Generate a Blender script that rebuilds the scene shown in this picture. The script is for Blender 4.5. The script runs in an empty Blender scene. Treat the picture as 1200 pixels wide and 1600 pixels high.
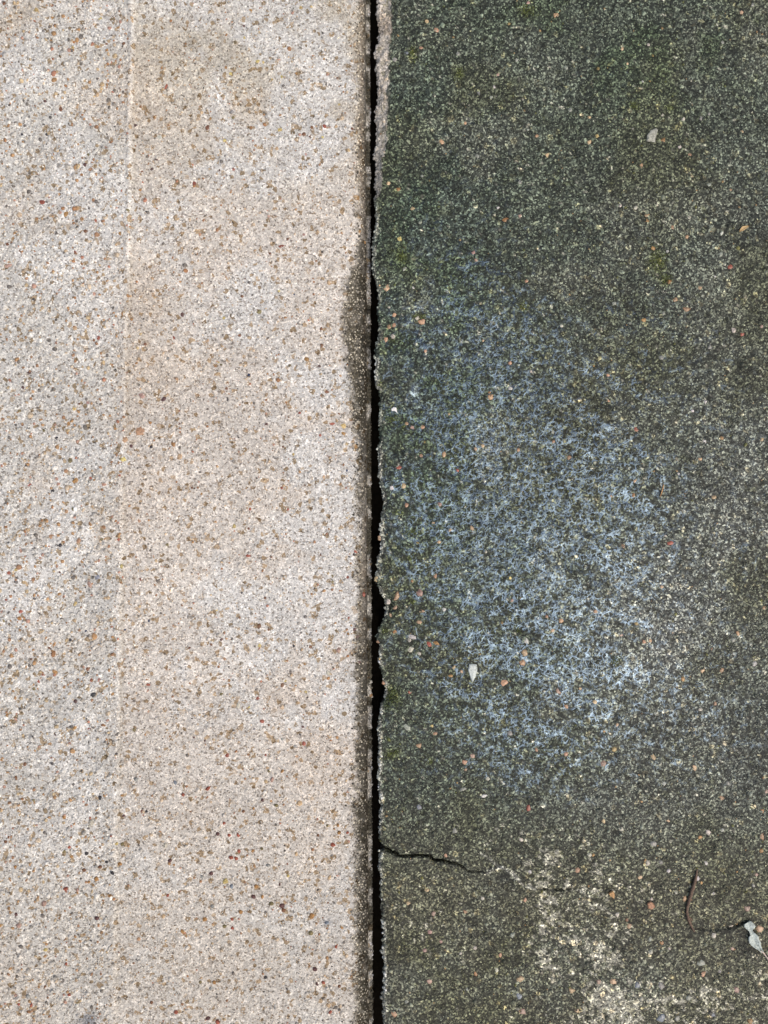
import bpy, math, random
import numpy as np
from mathutils import Vector

# ------------------------------------------------------------------ camera, sky, sun, exposure
S = 0.0005                      # one photo pixel on the slab tops = 0.5 mm
H = 0.66                        # camera height above the slabs
sc = bpy.context.scene
cam_d = bpy.data.cameras.new('camera'); cam = bpy.data.objects.new('camera', cam_d)
sc.collection.objects.link(cam); sc.camera = cam
cam.location = (0, 0, H); cam.rotation_euler = (0, 0, 0)
cam_d.sensor_fit = 'VERTICAL'; cam_d.sensor_height = 24
cam_d.lens = 24 * H / 0.8
cam_d.clip_start = 0.01; cam_d.clip_end = 500

SUN_EL = math.radians(56); SUN_AZ = math.radians(128)      # azimuth clockwise from +y (top of picture)
w = bpy.data.worlds.new('World'); sc.world = w; w.use_nodes = True
wn = w.node_tree.nodes; wl = w.node_tree.links
sky = wn.new('ShaderNodeTexSky'); sky.sky_type = 'NISHITA'; sky.sun_disc = False
sky.sun_elevation = SUN_EL; sky.sun_rotation = SUN_AZ
sky.air_density = 1.0; sky.dust_density = 5.0; sky.ozone_density = 1.0
wl.new(sky.outputs[0], wn['Background'].inputs[0]); wn['Background'].inputs[1].default_value = 0.13
sd = bpy.data.lights.new('sun', 'SUN'); sun = bpy.data.objects.new('sun', sd); sc.collection.objects.link(sun)
sd.energy = 1.2; sd.angle = math.radians(70); sd.color = (1.0, 0.92, 0.79)
dvec = Vector((math.sin(SUN_AZ) * math.cos(SUN_EL), math.cos(SUN_AZ) * math.cos(SUN_EL), math.sin(SUN_EL)))
sun.rotation_euler = dvec.to_track_quat('Z', 'Y').to_euler()
sc.view_settings.view_transform = 'Standard'; sc.view_settings.look = 'None'
sc.view_settings.gamma = 1; sc.view_settings.use_curve_mapping = False
sc.view_settings.exposure = 0.46

# ------------------------------------------------------------------ numpy noise
rng = np.random.default_rng(7); random.seed(7)
_T = rng.random((8, 256, 256))
def vn(x, y, k=0):
    xi = np.floor(x).astype(np.int64); yi = np.floor(y).astype(np.int64)
    fx = x - xi; fy = y - yi; fx = fx * fx * (3 - 2 * fx); fy = fy * fy * (3 - 2 * fy)
    t = _T[k % 8]; a = t[xi & 255, yi & 255]; b = t[(xi + 1) & 255, yi & 255]
    c = t[xi & 255, (yi + 1) & 255]; d = t[(xi + 1) & 255, (yi + 1) & 255]
    return (a * (1 - fx) + b * fx) * (1 - fy) + (c * (1 - fx) + d * fx) * fy
def fbm(u, v, s, o=4, k=0, g=0.5):                       # 0..1, mean 0.5
    r = 0; a = 1; n = 0
    for i in range(o):
        r = r + a * vn(u / s * 2**i + 17.3 * i + 91 * k, v / s * 2**i + 5.1 * i + 37 * k, k + i); n += a; a *= g
    return r / n
def ss(a, b, x):
    t = np.clip((x - a) / (b - a), 0, 1); return t * t * (3 - 2 * t)
def gs(u, v, cu, cv, ru, rv, ang=0):
    c, s_ = math.cos(math.radians(ang)), math.sin(math.radians(ang))
    x = (u - cu) * c + (v - cv) * s_; y = -(u - cu) * s_ + (v - cv) * c
    return np.exp(-((x / ru)**2 + (y / rv)**2))
def polydist(u, v, P):
    best = np.full(np.shape(u), 1e9)
    for (x0, y0), (x1, y1) in zip(P[:-1], P[1:]):
        dx, dy = x1 - x0, y1 - y0
        t = np.clip(((u - x0) * dx + (v - y0) * dy) / (dx * dx + dy * dy), 0, 1)
        best = np.minimum(best, np.hypot(u - x0 - t * dx, v - y0 - t * dy))
    return best

# ------------------------------------------------------------------ outlines seen in the photograph (pixels)
LE = np.array([(-60,577.5),(0,577.7),(300,578),(540,578.6),(810,579.5),(1080,580),(1350,581),(1600,582),(1660,582)], float)
RE = np.array([(-60,589),(0,590.3),(10,587.8),(17,589.5),(34,592.8),(44,592.5),(64,590.3),(67,586),(81,585.7),(88,588),(105,587.8),(118,590.3),
 (135,591),(162,589.5),(169,587),(186,587.8),(202,588.6),(219,588),(235,584.4),(243,587),(253,589.5),(270,587.8),(287,585.2),(299,589.5),(305,586.4),
 (326,586),(346,588.6),(358,586),(380,583),(395,583.8),(417,582),(432,583.5),(439,588.6),(456,590.3),(481,590.3),(506,592),(523,592.8),(540,588.6),
 (550,585.2),(565,587),(582,585.2),(596,587),(607,591),(621,594.5),(633,592.8),(650,592.8),(675,594.5),(692,592.8),(700,588.6),(709,592.8),(734,591),
 (748,592),(756,595.4),(771,598),(785,599.6),(798,598),(810,595.4),(823,594.5),(827,592),(837,595.4),(852,595.4),(864,594.5),(872,591),(881,587),(891,590.3),
 (901,585.2),(906,586),(915,591),(928,596),(938,601),(950,603.8),(962,602),(972,598),(987,591),(996,587.8),(1006,591),(1021,593.7),(1036,592.8),(1046,595.4),
 (1063,598.7),(1080,602),(1097,599.6),(1105,595.4),(1114,593.7),(1136,591),(1142,590.3),(1153,592.5),(1171,592),(1190,592),(1215,589.5),(1232,592),(1249,593.7),
 (1283,593.7),(1300,592.8),(1316,593.7),(1323,599.6),(1328,602),(1332,594.5),(1347,591),(1364,592.8),(1380,595.4),(1406,595.4),(1431,597),(1457,598.7),(1465,601),
 (1470,598),(1490,597),(1507,600.4),(1532,600.4),(1546,598.7),(1563,598),(1583,599.6),(1600,600.4),(1660,600)], float)
STRIP = np.array([(-60,610),(0,610.5),(17,612),(42,611.5),(59,610.5),(81,608),(118,608),(152,606.3),(169,606.3),(194,604.6),(219,605.5),(236,601.3),
 (253,596),(270,597),(290,596.5),(305,592),(318,583)], float)
CRACK = [(596,1324),(604,1327),(612,1332),(626,1339),(650,1337),(672,1338),(676,1344),(690,1345),(705,1349),(712,1350),(722,1354),(730,1361),(742,1363),(755,1362)]
CRACK2 = [(836,1388),(846,1390),(862,1391),(880,1391),(900,1388),(925,1386),(960,1389),(985,1402),(1010,1420),(1040,1440),(1065,1450),(1110,1453),(1145,1450),(1160,1444),(1200,1440)]
RIDGE = [(757,1366),(768,1359),(785,1355),(800,1363),(812,1378),(825,1386),(838,1390)]
RIDGE2 = [(750,1333),(765,1341),(775,1352),(785,1355)]
def le(v): return np.interp(v, LE[:,0], LE[:,1]) + (fbm(v*0+3, v, 5, 2, 1) - .5) * 3.0
def re(v):
    far = ss(1640, 1700, v) + ss(-40, -100, v)
    return np.interp(v, RE[:,0], RE[:,1]) + (fbm(v*0+9, v, 5, 3, 2, .7) - .5) * 5.6 + far * (fbm(v*0+4, v, 60, 5, 3, .6) - .5) * 14
def seam(v): return np.interp(v, [-300, 0, 300, 800, 1600, 1900], [213, 211, 205, 191, 179, 174]) + (fbm(v*0+1, v, 60, 3, 5) - .5) * 5

# ------------------------------------------------------------------ heights (pixels)
def z_left(u, v, e=None):
    e = le(v) if e is None else e
    d = e - u
    q = u - seam(v)
    z = (fbm(u, v, 160, 3, 0) - .5) * 3 + (fbm(u, v, 14, 3, 3) - .5) * 1.6
    z = z + 3.0 * np.exp(-((q + 4) / 3.8)**2) * (0.3 + .7 * ss(700, 50, v)) * (.5 + fbm(u, v, 30, 3, 2)) + 2.0 * ss(3, -3, q)
    z = z + (fbm(u, v, 9, 2, 4) - .5) * 2.4 * ss(10, -20, q)
    t = np.clip((30 - d) / 24, 0, 1)                       # rounded arris
    z = z - 24 * (1 - np.sqrt(np.clip(1 - t**2.3, 0, 1)))
    z = z + ((fbm(u, v, 7, 2, 6) - .5) * 4 + (fbm(u, v, 26, 3, 1) - .5) * 5) * ss(30, 16, d)
    z = np.where(d < 6, -24.5 + (fbm(u, v, 5, 2, 2) - .5) * 3, z)
    z = z - 2.2 * ss(2.2, 0, d)
    return z
def z_right(u, v, e=None):
    e = re(v) if e is None else e
    d = u - e
    z = (fbm(u, v, 190, 3, 2) - .5) * 6 + (fbm(u, v, 30, 3, 3) - .5) * 2.6 + (fbm(u, v, 9, 2, 1) - .5) * 2.2
    # low ripples running down to the right, left by the trowel
    a = math.radians(24); p = u * math.cos(a) + v * math.sin(a); q = -u * math.sin(a) + v * math.cos(a)
    z = z + (fbm(p / 5, q, 20, 2, 5) - .5) * 3.0 * (gs(u, v, 880, 860, 330, 420) + .15)
    z = z - 2.5 * ss(5, 0, d) - 1.5 * ss(1.5, 0, d)
    st = np.interp(v, STRIP[:,0], STRIP[:,1]); on = ss(320, 300, v)
    wd = np.maximum(st - e, 1)
    k = np.clip((st - u) / wd, 0, 1) * (st - e > 1.5) * on
    z = z - 9 * k**.8 + (fbm(u, v, 6, 3, 4) - .5) * 9 * (k > 0)
    dc = polydist(u, v + (fbm(u, v, 5, 2, 0) - .5) * 2, CRACK); wdt = np.interp(u, [596, 625, 700, 755], [3.2, 1.9, 1.8, 1.0])
    z = z - np.interp(u, [596, 640, 715, 730, 755], [34, 26, 18, 5, 1.5]) * np.exp(-(dc / wdt)**4)
    z = z - np.interp(u, [830, 850, 890, 940, 980, 1060, 1110, 1160, 1175, 1300], [0, 5, 4, 1, .3, .5, 3, 5, 1, 0]) * np.exp(-(polydist(u, v, CRACK2) / 1.6)**2)
    z = z + 2.2 * np.exp(-(polydist(u, v, RIDGE) / 2.5)**2) + 1.2 * np.exp(-(polydist(u, v, RIDGE2) / 2)**2)
    z = z - 1.6 * ss(-3, 3, v - np.interp(u, [590, 700, 830, 960, 1200], [1326, 1350, 1389, 1388, 1450])) * ss(1250, 900, u)
    z = z - 14 * gs(u, v, 600, 1085, 17, 16) - 12 * gs(u, v, 604, 950, 9, 16)      # broken corners
    return z

# ------------------------------------------------------------------ colours (linear albedo) and wetness
def mix(a, b, t): return a + (np.asarray(b) - a) * t[..., None]
def c_left(u, v):
    n = np.ones(np.shape(u) + (3,))
    c = n * (.468, .438, .396)
    c = mix(c, (.39, .362, .295), ss(430, 0, v) * .7)                   # weathered towards the far end
    c = mix(c, (.44, .435, .41), ss(10, -20, u - seam(v)) * .85)
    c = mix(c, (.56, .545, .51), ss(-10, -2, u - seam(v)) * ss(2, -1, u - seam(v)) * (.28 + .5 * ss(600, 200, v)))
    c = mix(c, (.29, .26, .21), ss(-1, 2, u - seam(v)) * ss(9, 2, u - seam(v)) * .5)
    b = fbm(u, v, 170, 5, 1, .6); c = mix(c, (.44, .36, .28), ss(.50, .72, b) * .25)
    b = fbm(u, v, 120, 5, 4, .6); c = mix(c, (.49, .485, .465), ss(.48, .64, b) * .8)
    b = fbm(u, v, 70, 5, 6, .65); c = c * (0.84 + .32 * b)[..., None]
    c = mix(c, (.40, .375, .33), ss(1000, 1600, v) * .6)
    c = mix(c, (.30, .235, .15), gs(u, v, 25, 30, 60, 25, -35) * .5)
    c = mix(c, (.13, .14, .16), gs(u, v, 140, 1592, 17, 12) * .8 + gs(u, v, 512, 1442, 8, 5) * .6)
    c = mix(c, (.38, .30, .21), gs(u, v, 240, 500, 70, 130) * .35)
    d = le(v) - u
    wob = (fbm(u, v, 22, 4, 2, .7) - .5) * 16
    wid = np.interp(v, [-60, 0, 330, 405, 440, 500, 560, 640, 700, 860, 980, 1100, 1290, 1450, 1600], [22, 22, 21, 23, 37, 43, 38, 30, 24, 23, 25, 27, 28, 29, 30])
    al = ss(wid + 6, wid - 9, d + wob * .8 + (fbm(u, v, 6, 2, 4) - .5) * 14)
    st = np.interp(v, [0, 370, 430, 640, 700, 850, 1000, 1250, 1600], [.80, .84, .97, .97, .90, .84, .92, .96, .97])
    br = np.ones(np.shape(u) + (3,)) * (.018, .016, .009)
    br = mix(br, (.12, .085, .05), ss(420, 250, v) * .8 * ss(6, 14, d)); br = mix(br, (.13, .10, .065), gs(u, v, 570, 880, 60, 110) * .6)
    br = mix(br, (.02, .016, .01), ss(12, 7, d) * .7); br = mix(br, (.15, .13, .09), ss(12, 34, d) * .55)
    c = mix(c, br, al * st * np.clip(.75 + .5 * fbm(u, v, 9, 2, 7), 0, 1) * (d > 5.5))
    lip = (d <= 6.5) * (d > -3)
    c = np.where(lip[..., None], mix(n * (.34, .33, .30), (.05, .046, .032), np.clip(ss(.40, .56, fbm(u, v, 16, 3, 5) + .10 * ss(200, 1200, v)) * .95, 0, 1)), c)
    return c, al * st
def wetmask(u, v):
    m = .95 * gs(u, v, 890, 1000, 190, 260, 10) + .75 * gs(u, v, 700, 760, 150, 260) + .7 * gs(u, v, 880, 760, 230, 170, 25) + .55 * gs(u, v, 730, 520, 150, 130)
    m = m + .5 * gs(u, v, 1090, 1120, 110, 120) + .3 * gs(u, v, 1010, 620, 150, 200) + .3 * gs(u, v, 700, 300, 150, 300) + .25 * gs(u, v, 960, 110, 60, 40)
    m = m * .8 + .35 * gs(u, v, 900, 880, 300, 380, 20)
    m = m * (1 - .45 * gs(u, v, 1060, 1090, 110, 190)) * (1 - .45 * gs(u, v, 1080, 800, 90, 160))
    m = m * ss(1300, 1215, v + (fbm(u, v, 40, 3, 1) - .5) * 90)
    a = math.radians(24); p = u * math.cos(a) + v * math.sin(a); q = -u * math.sin(a) + v * math.cos(a)
    s1 = fbm(p / 4.5, q, 24, 3, 5, .6)
    return np.clip(m * (.50 + 1.2 * (s1 - .22)), 0, 1.0)
def lichen(u, v):
    m = gs(u, v, 850, 1345, 32, 42) + 1.1 * gs(u, v, 858, 1470, 26, 62) + .8 * gs(u, v, 868, 1385, 40, 8) + .9 * gs(u, v, 935, 1510, 60, 80) + .8 * gs(u, v, 1000, 1580, 90, 40)
    m = m + .45 * gs(u, v, 1120, 1570, 70, 50) + .5 * gs(u, v, 775, 1300, 30, 26) + .35 * gs(u, v, 650, 1430, 45, 60) + .3 * gs(u, v, 1010, 1385, 70, 20) + .5 * gs(u, v, 1195, 1520, 22, 60) + .35 * gs(u, v, 940, 1350, 60, 60)
    m = np.clip(m, 0, 1.1) * (.35 + .65 * ss(.3, .6, fbm(u, v, 30, 3, 3)))
    return ss(.56, .62, m * .33 + fbm(u, v, 6, 3, 2, .75) * .74)
MOSS = [(645,85,7,12),(718,115,9,8),(825,18,14,9),(1027,410,13,20),(1040,438,9,9),(624,800,8,6),(643,832,13,5),(642,872,5,5),(612,1090,14,16),(612,1178,12,8),
        (672,1190,5,5),(962,1032,10,7),(1045,168,6,5),(990,165,8,6),(592,602,4,10),(612,655,8,6),(630,665,6,5),(655,495,12,5),(614,532,6,3),(810,985,4,4),(818,480,9,7),(628,400,10,14),(646,940,6,5),(600,985,6,5)]
def c_right(u, v):
    n = np.ones(np.shape(u) + (3,))
    c = n * (.060, .070, .057)
    c = mix(c, (.086, .084, .062), ss(1200, 1420, v) * .95)
    c = mix(c, (.042, .056, .050), gs(u, v, 650, 400, 110, 420) * .8)
    c = mix(c, (.088, .094, .085), gs(u, v, 1160, 620, 130, 430) * .85); c = mix(c, (.12, .122, .115), gs(u, v, 940, 620, 60, 130) * .3 + gs(u, v, 780, 110, 90, 70) * .4)
    c = mix(c, (.175, .178, .178), gs(u, v, 1030, 990, 95, 130) * .85); c = mix(c, (.135, .137, .132), gs(u, v, 1150, 850, 90, 200) * .6 + gs(u, v, 1010, 1260, 150, 50) * .5)
    c = mix(c, (.085, .086, .085), gs(u, v, 1100, 1180, 190, 90) * .6)
    b = fbm(u, v, 150, 5, 5, .6); c = mix(c, (.060, .062, .038), ss(.48, .66, b) * .6)
    b = fbm(u, v, 110, 5, 2, .6); c = mix(c, (.10, .105, .09), ss(.52, .72, b) * .7)
    b = fbm(u, v, 45, 5, 6, .7); c = c * (0.62 + .9 * b)[..., None]
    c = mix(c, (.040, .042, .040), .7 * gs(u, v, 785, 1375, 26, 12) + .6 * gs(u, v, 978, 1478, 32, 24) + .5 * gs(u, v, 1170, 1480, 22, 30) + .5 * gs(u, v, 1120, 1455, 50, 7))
    c = mix(c, (.03, .03, .026), ss(50, 0, u - re(v)) * gs(u, v, 600, 1480, 40, 90) * .5)
    c = c * np.array([.76, .785, .74])
    for mu, mv, ru, rv in MOSS: c = mix(c, (.075, .085, .028), np.clip(gs(u, v, mu, mv, ru, rv) * .65, 0, 1))
    L = lichen(u, v); c = mix(c, (.40, .39, .32), L * .75)
    c = mix(c, (.27, .27, .235), np.exp(-(polydist(u, v, RIDGE) / 2.6)**2) * .9 + np.exp(-(polydist(u, v, RIDGE2) / 1.6)**2) * .6)
    c = mix(c, (.33, .40, .44), gs(u, v, 650, 615, 9, 13) * ss(.4, .55, fbm(u, v, 9, 2, 1)) * .8)          # small pale bluish patch, broken up by noise
    st = np.interp(v, STRIP[:,0], STRIP[:,1], right=500) + (fbm(u, v, 8, 3, 3) - .5) * 5
    fresh = ss(1.2, -1.2, u - st) * ss(318, 300, v)
    fc = mix(n * (.43, .395, .34), (.38, .32, .25), ss(.5, .65, fbm(u, v, 40, 3, 1)) * .8)
    c = mix(c, fc, fresh)
    ed = ss(7, 2, u - re(v) + (fbm(u, v, 14, 3, 1) - .5) * 10) * ss(300, 340, v) * ss(.36, .5, fbm(u, v, 25, 3, 6))
    c = mix(c, (.24, .24, .20), ed * .95)
    c = mix(c, (.034, .050, .026), .7 * gs(u, v, 660, 560, 90, 330) * ss(.4, .6, fbm(u, v, 60, 4, 7, .6)) + .7 * gs(u, v, 1000, 40, 260, 120) * ss(.4, .6, fbm(u, v, 70, 4, 3, .6)))
    c = mix(c, (.02, .02, .017), np.exp(-(polydist(u, v, CRACK) / 2.6)**2) * .6 + np.exp(-(polydist(u, v, CRACK2) / 3)**2) * .3)
    return c, wetmask(u, v) * (1 - fresh), fresh, L

# ------------------------------------------------------------------ materials
def new_mat(name):
    m = bpy.data.materials.new(name); m.use_nodes = True
    return m, m.node_tree.nodes, m.node_tree.links, m.node_tree.nodes['Principled BSDF']
def N(nt, t, **k):
    n = nt.new(t)
    for a, b in k.items(): setattr(n, a, b)
    return n
def ramp(nt, pts, interp='LINEAR'):
    r = nt.new('ShaderNodeValToRGB'); r.color_ramp.interpolation = interp
    e = r.color_ramp.elements
    while len(e) < len(pts): e.new(.5)
    for i, (p, c) in enumerate(pts): e[i].position = p; e[i].color = (*c, 1) if len(c) == 3 else c
    return r
def g(x): return (x, x, x)
def mulc(nt, lk, a, b, f=1.0):
    m = nt.new('ShaderNodeMix'); m.data_type = 'RGBA'; m.blend_type = 'MULTIPLY'; m.inputs[0].default_value = f
    lk.new(a, m.inputs[6]); lk.new(b, m.inputs[7]); return m.outputs[2]
def mixc(nt, lk, fac, a, b):
    m = nt.new('ShaderNodeMix'); m.data_type = 'RGBA'
    lk.new(fac, m.inputs[0]) if not isinstance(fac, float) else setattr(m.inputs[0], 'default_value', fac)
    lk.new(a, m.inputs[6])
    if isinstance(b, tuple): m.inputs[7].default_value = (*b, 1)
    else: lk.new(b, m.inputs[7])
    return m.outputs[2]
def math_(nt, lk, op, a, b, clamp=False):
    m = nt.new('ShaderNodeMath'); m.operation = op; m.use_clamp = clamp
    for i, x in enumerate((a, b)):
        if isinstance(x, (int, float)): m.inputs[i].default_value = x
        else: lk.new(x, m.inputs[i])
    return m.outputs[0]
def warped(nt, lk, amount, scale):
    tc = nt.new('ShaderNodeTexCoord'); no = nt.new('ShaderNodeTexNoise'); no.inputs['Scale'].default_value = scale; no.inputs['Detail'].default_value = 2
    lk.new(tc.outputs['Object'], no.inputs['Vector'])
    sb = nt.new('ShaderNodeVectorMath'); sb.operation = 'SUBTRACT'; sb.inputs[1].default_value = (.5, .5, .5); lk.new(no.outputs['Color'], sb.inputs[0])
    sl = nt.new('ShaderNodeVectorMath'); sl.operation = 'SCALE'; sl.inputs['Scale'].default_value = amount; lk.new(sb.outputs[0], sl.inputs[0])
    ad = nt.new('ShaderNodeVectorMath'); ad.operation = 'ADD'; lk.new(tc.outputs['Object'], ad.inputs[0]); lk.new(sl.outputs[0], ad.inputs[1])
    return ad.outputs[0], tc.outputs['Object']
def voro(nt, lk, vec, scale, feature='F1'):
    v = nt.new('ShaderNodeTexVoronoi'); v.feature = feature; v.inputs['Scale'].default_value = scale; lk.new(vec, v.inputs['Vector']); return v
def noise(nt, lk, vec, scale, detail=3, rough=.6):
    v = nt.new('ShaderNodeTexNoise'); v.inputs['Scale'].default_value = scale; v.inputs['Detail'].default_value = detail; v.inputs['Roughness'].default_value = rough
    lk.new(vec, v.inputs['Vector']); return v.outputs['Fac']
def bump(nt, lk, h, strength, dist, prev=None):
    b = nt.new('ShaderNodeBump'); b.inputs['Strength'].default_value = strength; b.inputs['Distance'].default_value = dist
    lk.new(h, b.inputs['Height'])
    if prev: lk.new(prev, b.inputs['Normal'])
    return b.outputs[0]

# pale sandy concrete
M_pale, nt, lk, bs = new_mat('pale_sandy_concrete')
att = N(nt, 'ShaderNodeAttribute', attribute_name='tint')
wv, ov = warped(nt, lk, .0012, 400)
v1 = voro(nt, lk, wv, 820); v2 = voro(nt, lk, wv, 330)
sp = nt.new('ShaderNodeSeparateColor'); lk.new(v1.outputs['Color'], sp.inputs[0])
sp2 = nt.new('ShaderNodeSeparateColor'); lk.new(v2.outputs['Color'], sp2.inputs[0])
r1 = ramp(nt, [(0, g(.34)), (.06, (.55,.50,.44)), (.2, g(.84)), (.6, g(1.0)), (.88, (1.26,1.25,1.22)), (1, g(1.5))]); lk.new(sp.outputs[0], r1.inputs[0])
r2 = ramp(nt, [(0, (.45,.36,.25)), (.06, (.72,.58,.42)), (.12, g(.9)), (.6, g(1.02)), (.93, g(1.12)), (1, g(1.3))]); lk.new(sp2.outputs[1], r2.inputs[0])
c = mulc(nt, lk, att.outputs['Color'], r1.outputs[0]); c = mulc(nt, lk, c, r2.outputs[0])
fn = noise(nt, lk, ov, 1500, 3, .7); r3 = ramp(nt, [(.3, g(.62)), (.5, g(1)), (.7, g(1.3))]); lk.new(fn, r3.inputs[0])
c = mulc(nt, lk, c, r3.outputs[0]); lk.new(c, bs.inputs['Base Color'])
bs.inputs['Roughness'].default_value = .85; bs.inputs['Specular IOR Level'].default_value = .12
b = bump(nt, lk, v1.outputs['Distance'], -.9, .0006); b = bump(nt, lk, fn, .7, .0005, b); lk.new(b, bs.inputs['Normal'])

# dark weathered concrete carrying a film of water
def wet_shader(nt, lk, bs, out, nrm_soft, wetout, netscale):
    gl = nt.new('ShaderNodeBsdfGlossy'); gl.inputs['Color'].default_value = (.50, .72, 1, 1); gl.inputs['Roughness'].default_value = .16
    lk.new(nrm_soft, gl.inputs['Normal'])
    mx = nt.new('ShaderNodeMixShader'); lk.new(wetout, mx.inputs[0]); lk.new(bs.outputs[0], mx.inputs[1]); lk.new(gl.outputs[0], mx.inputs[2])
    lk.new(mx.outputs[0], out.inputs['Surface'])
M_dark, nt, lk, bs = new_mat('dark_weathered_concrete')
out = nt['Material Output']
att = N(nt, 'ShaderNodeAttribute', attribute_name='tint'); wa = N(nt, 'ShaderNodeAttribute', attribute_name='wet'); sa = N(nt, 'ShaderNodeAttribute', attribute_name='dry')
wv, ov = warped(nt, lk, .0022, 330)
v1 = voro(nt, lk, wv, 820); v2 = voro(nt, lk, wv, 300)
sp = nt.new('ShaderNodeSeparateColor'); lk.new(v1.outputs['Color'], sp.inputs[0])
sp2 = nt.new('ShaderNodeSeparateColor'); lk.new(v2.outputs['Color'], sp2.inputs[0])
r1 = ramp(nt, [(0, g(.25)), (.38, g(.45)), (.62, g(.85)), (.78, (1.6,1.6,1.52)), (.91, (2.9,2.88,2.7)), (1, (4.6,4.55,4.2))]); lk.new(sp.outputs[0], r1.inputs[0])
r1b = ramp(nt, [(0, g(.4)), (.2, g(.75)), (.6, g(1.0)), (1, g(1.4))]); lk.new(sp.outputs[0], r1b.inputs[0])
rr = mixc(nt, lk, sa.outputs['Fac'], r1.outputs[0], r1b.outputs[0])
r2 = ramp(nt, [(0, (.6,.6,.5)), (.3, g(.8)), (.7, g(1.05)), (.94, g(1.3)), (1, (2.2,1.9,1.5))]); lk.new(sp2.outputs[1], r2.inputs[0])
c = mulc(nt, lk, att.outputs['Color'], rr); c = mulc(nt, lk, c, r2.outputs[0])
fn = noise(nt, lk, ov, 1400, 3, .7); r3 = ramp(nt, [(.3, g(.55)), (.5, g(1)), (.7, g(1.6))]); lk.new(fn, r3.inputs[0])
c = mulc(nt, lk, c, r3.outputs[0]); lk.new(c, bs.inputs['Base Color'])
bs.inputs['Roughness'].default_value = .6; bs.inputs['Specular IOR Level'].default_value = .22
b = bump(nt, lk, v1.outputs['Distance'], -.9, .0006); b = bump(nt, lk, fn, .7, .0005, b); lk.new(b, bs.inputs['Normal'])
wv2, ov2 = warped(nt, lk, .0045, 260)
e1 = voro(nt, lk, wv2, 150, 'DISTANCE_TO_EDGE'); e2 = voro(nt, lk, wv2, 245, 'DISTANCE_TO_EDGE')
l1 = ramp(nt, [(0, g(1)), (.045, g(1)), (.085, g(0))]); lk.new(e1.outputs['Distance'], l1.inputs[0])
l2 = ramp(nt, [(0, g(.75)), (.045, g(.7)), (.09, g(0))]); lk.new(e2.outputs['Distance'], l2.inputs[0])
ln = math_(nt, lk, 'MAXIMUM', l1.outputs[0], l2.outputs[0])
nn = noise(nt, lk, ov2, 130, 4, .7)
th = math_(nt, lk, 'ADD', math_(nt, lk, 'MULTIPLY', wa.outputs['Fac'], .75), math_(nt, lk, 'MULTIPLY_ADD', nn, 4.2)); 
ma = th.node.inputs[1].links[0].from_node; ma.inputs[2].default_value = -2.42
gate = ramp(nt, [(.0, g(0)), (.45, g(1))]); lk.new(th, gate.inputs[0])
film = math_(nt, lk, 'MULTIPLY', math_(nt, lk, 'MULTIPLY', ln, gate.outputs[0]), math_(nt, lk, 'MULTIPLY', wa.outputs['Fac'], 1.3, True), True); film = math_(nt, lk, 'MULTIPLY', film, .15)
nb = noise(nt, lk, ov2, 500, 2, .6); bsf = bump(nt, lk, nb, .45, .0005); bsf = bump(nt, lk, ln, .4, .0004, bsf)
wet_shader(nt, lk, bs, out, bsf, film, 1)

# loose grains and pebbles
def stone_mat(name, rough, spec, attr):
    m, nt, lk, bs = new_mat(name)
    if attr: src = N(nt, 'ShaderNodeAttribute', attribute_name='tint').outputs['Color']
    else: src = nt.new('ShaderNodeObjectInfo').outputs['Color']
    tc = nt.new('ShaderNodeTexCoord'); ge = nt.new('ShaderNodeNewGeometry')
    n = noise(nt, lk, ge.outputs['Position'], 700, 4, .75)
    r = ramp(nt, [(.32, g(.32)), (.5, g(1)), (.7, g(1.4))]); lk.new(n, r.inputs[0])
    c = mulc(nt, lk, src, r.outputs[0]); lk.new(c, bs.inputs['Base Color'])
    bs.inputs['Roughness'].default_value = rough; bs.inputs['Specular IOR Level'].default_value = spec
    lk.new(bump(nt, lk, n, .5, .0004), bs.inputs['Normal'])
    return m
M_gl = stone_mat('sand_grain', .6, .25, True)
M_gr = stone_mat('weathered_sand_grain', .5, .35, True)
M_pl = stone_mat('pebble_stone', .4, .45, False)
M_pr = stone_mat('wet_pebble_stone', .3, .5, False)
def plain(name, col, rough, nscale=900, amt=.35, spec=.3):
    m, nt, lk, bs = new_mat(name)
    tc = nt.new('ShaderNodeTexCoord'); n = noise(nt, lk, tc.outputs['Object'], nscale, 4, .7)
    r = ramp(nt, [(.28, tuple(x * (1 - amt * 1.5) for x in col)), (.5, col), (.75, tuple(min(1, x * (1 + amt)) for x in col))]); lk.new(n, r.inputs[0])
    lk.new(r.outputs[0], bs.inputs['Base Color']); bs.inputs['Roughness'].default_value = rough; bs.inputs['Specular IOR Level'].default_value = spec
    lk.new(bump(nt, lk, n, .6, .0005), bs.inputs['Normal'])
    return m
M_soil = plain('dark_soil', (.035, .028, .02), .95, 90, .4, .1)
M_moss = plain('green_moss', (.085, .105, .025), .8, 2000, .5)
M_twig = plain('brown_twig_bark', (.12, .08, .056), .7, 1500, .6)
M_straw = plain('tan_straw', (.38, .22, .10), .6, 1500, .3)
M_leaf = plain('bleached_leaf', (.40, .45, .42), .55, 700, .42)
M_leaf2 = plain('tan_leaf', (.42, .30, .15), .6, 1200, .3)

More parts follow.
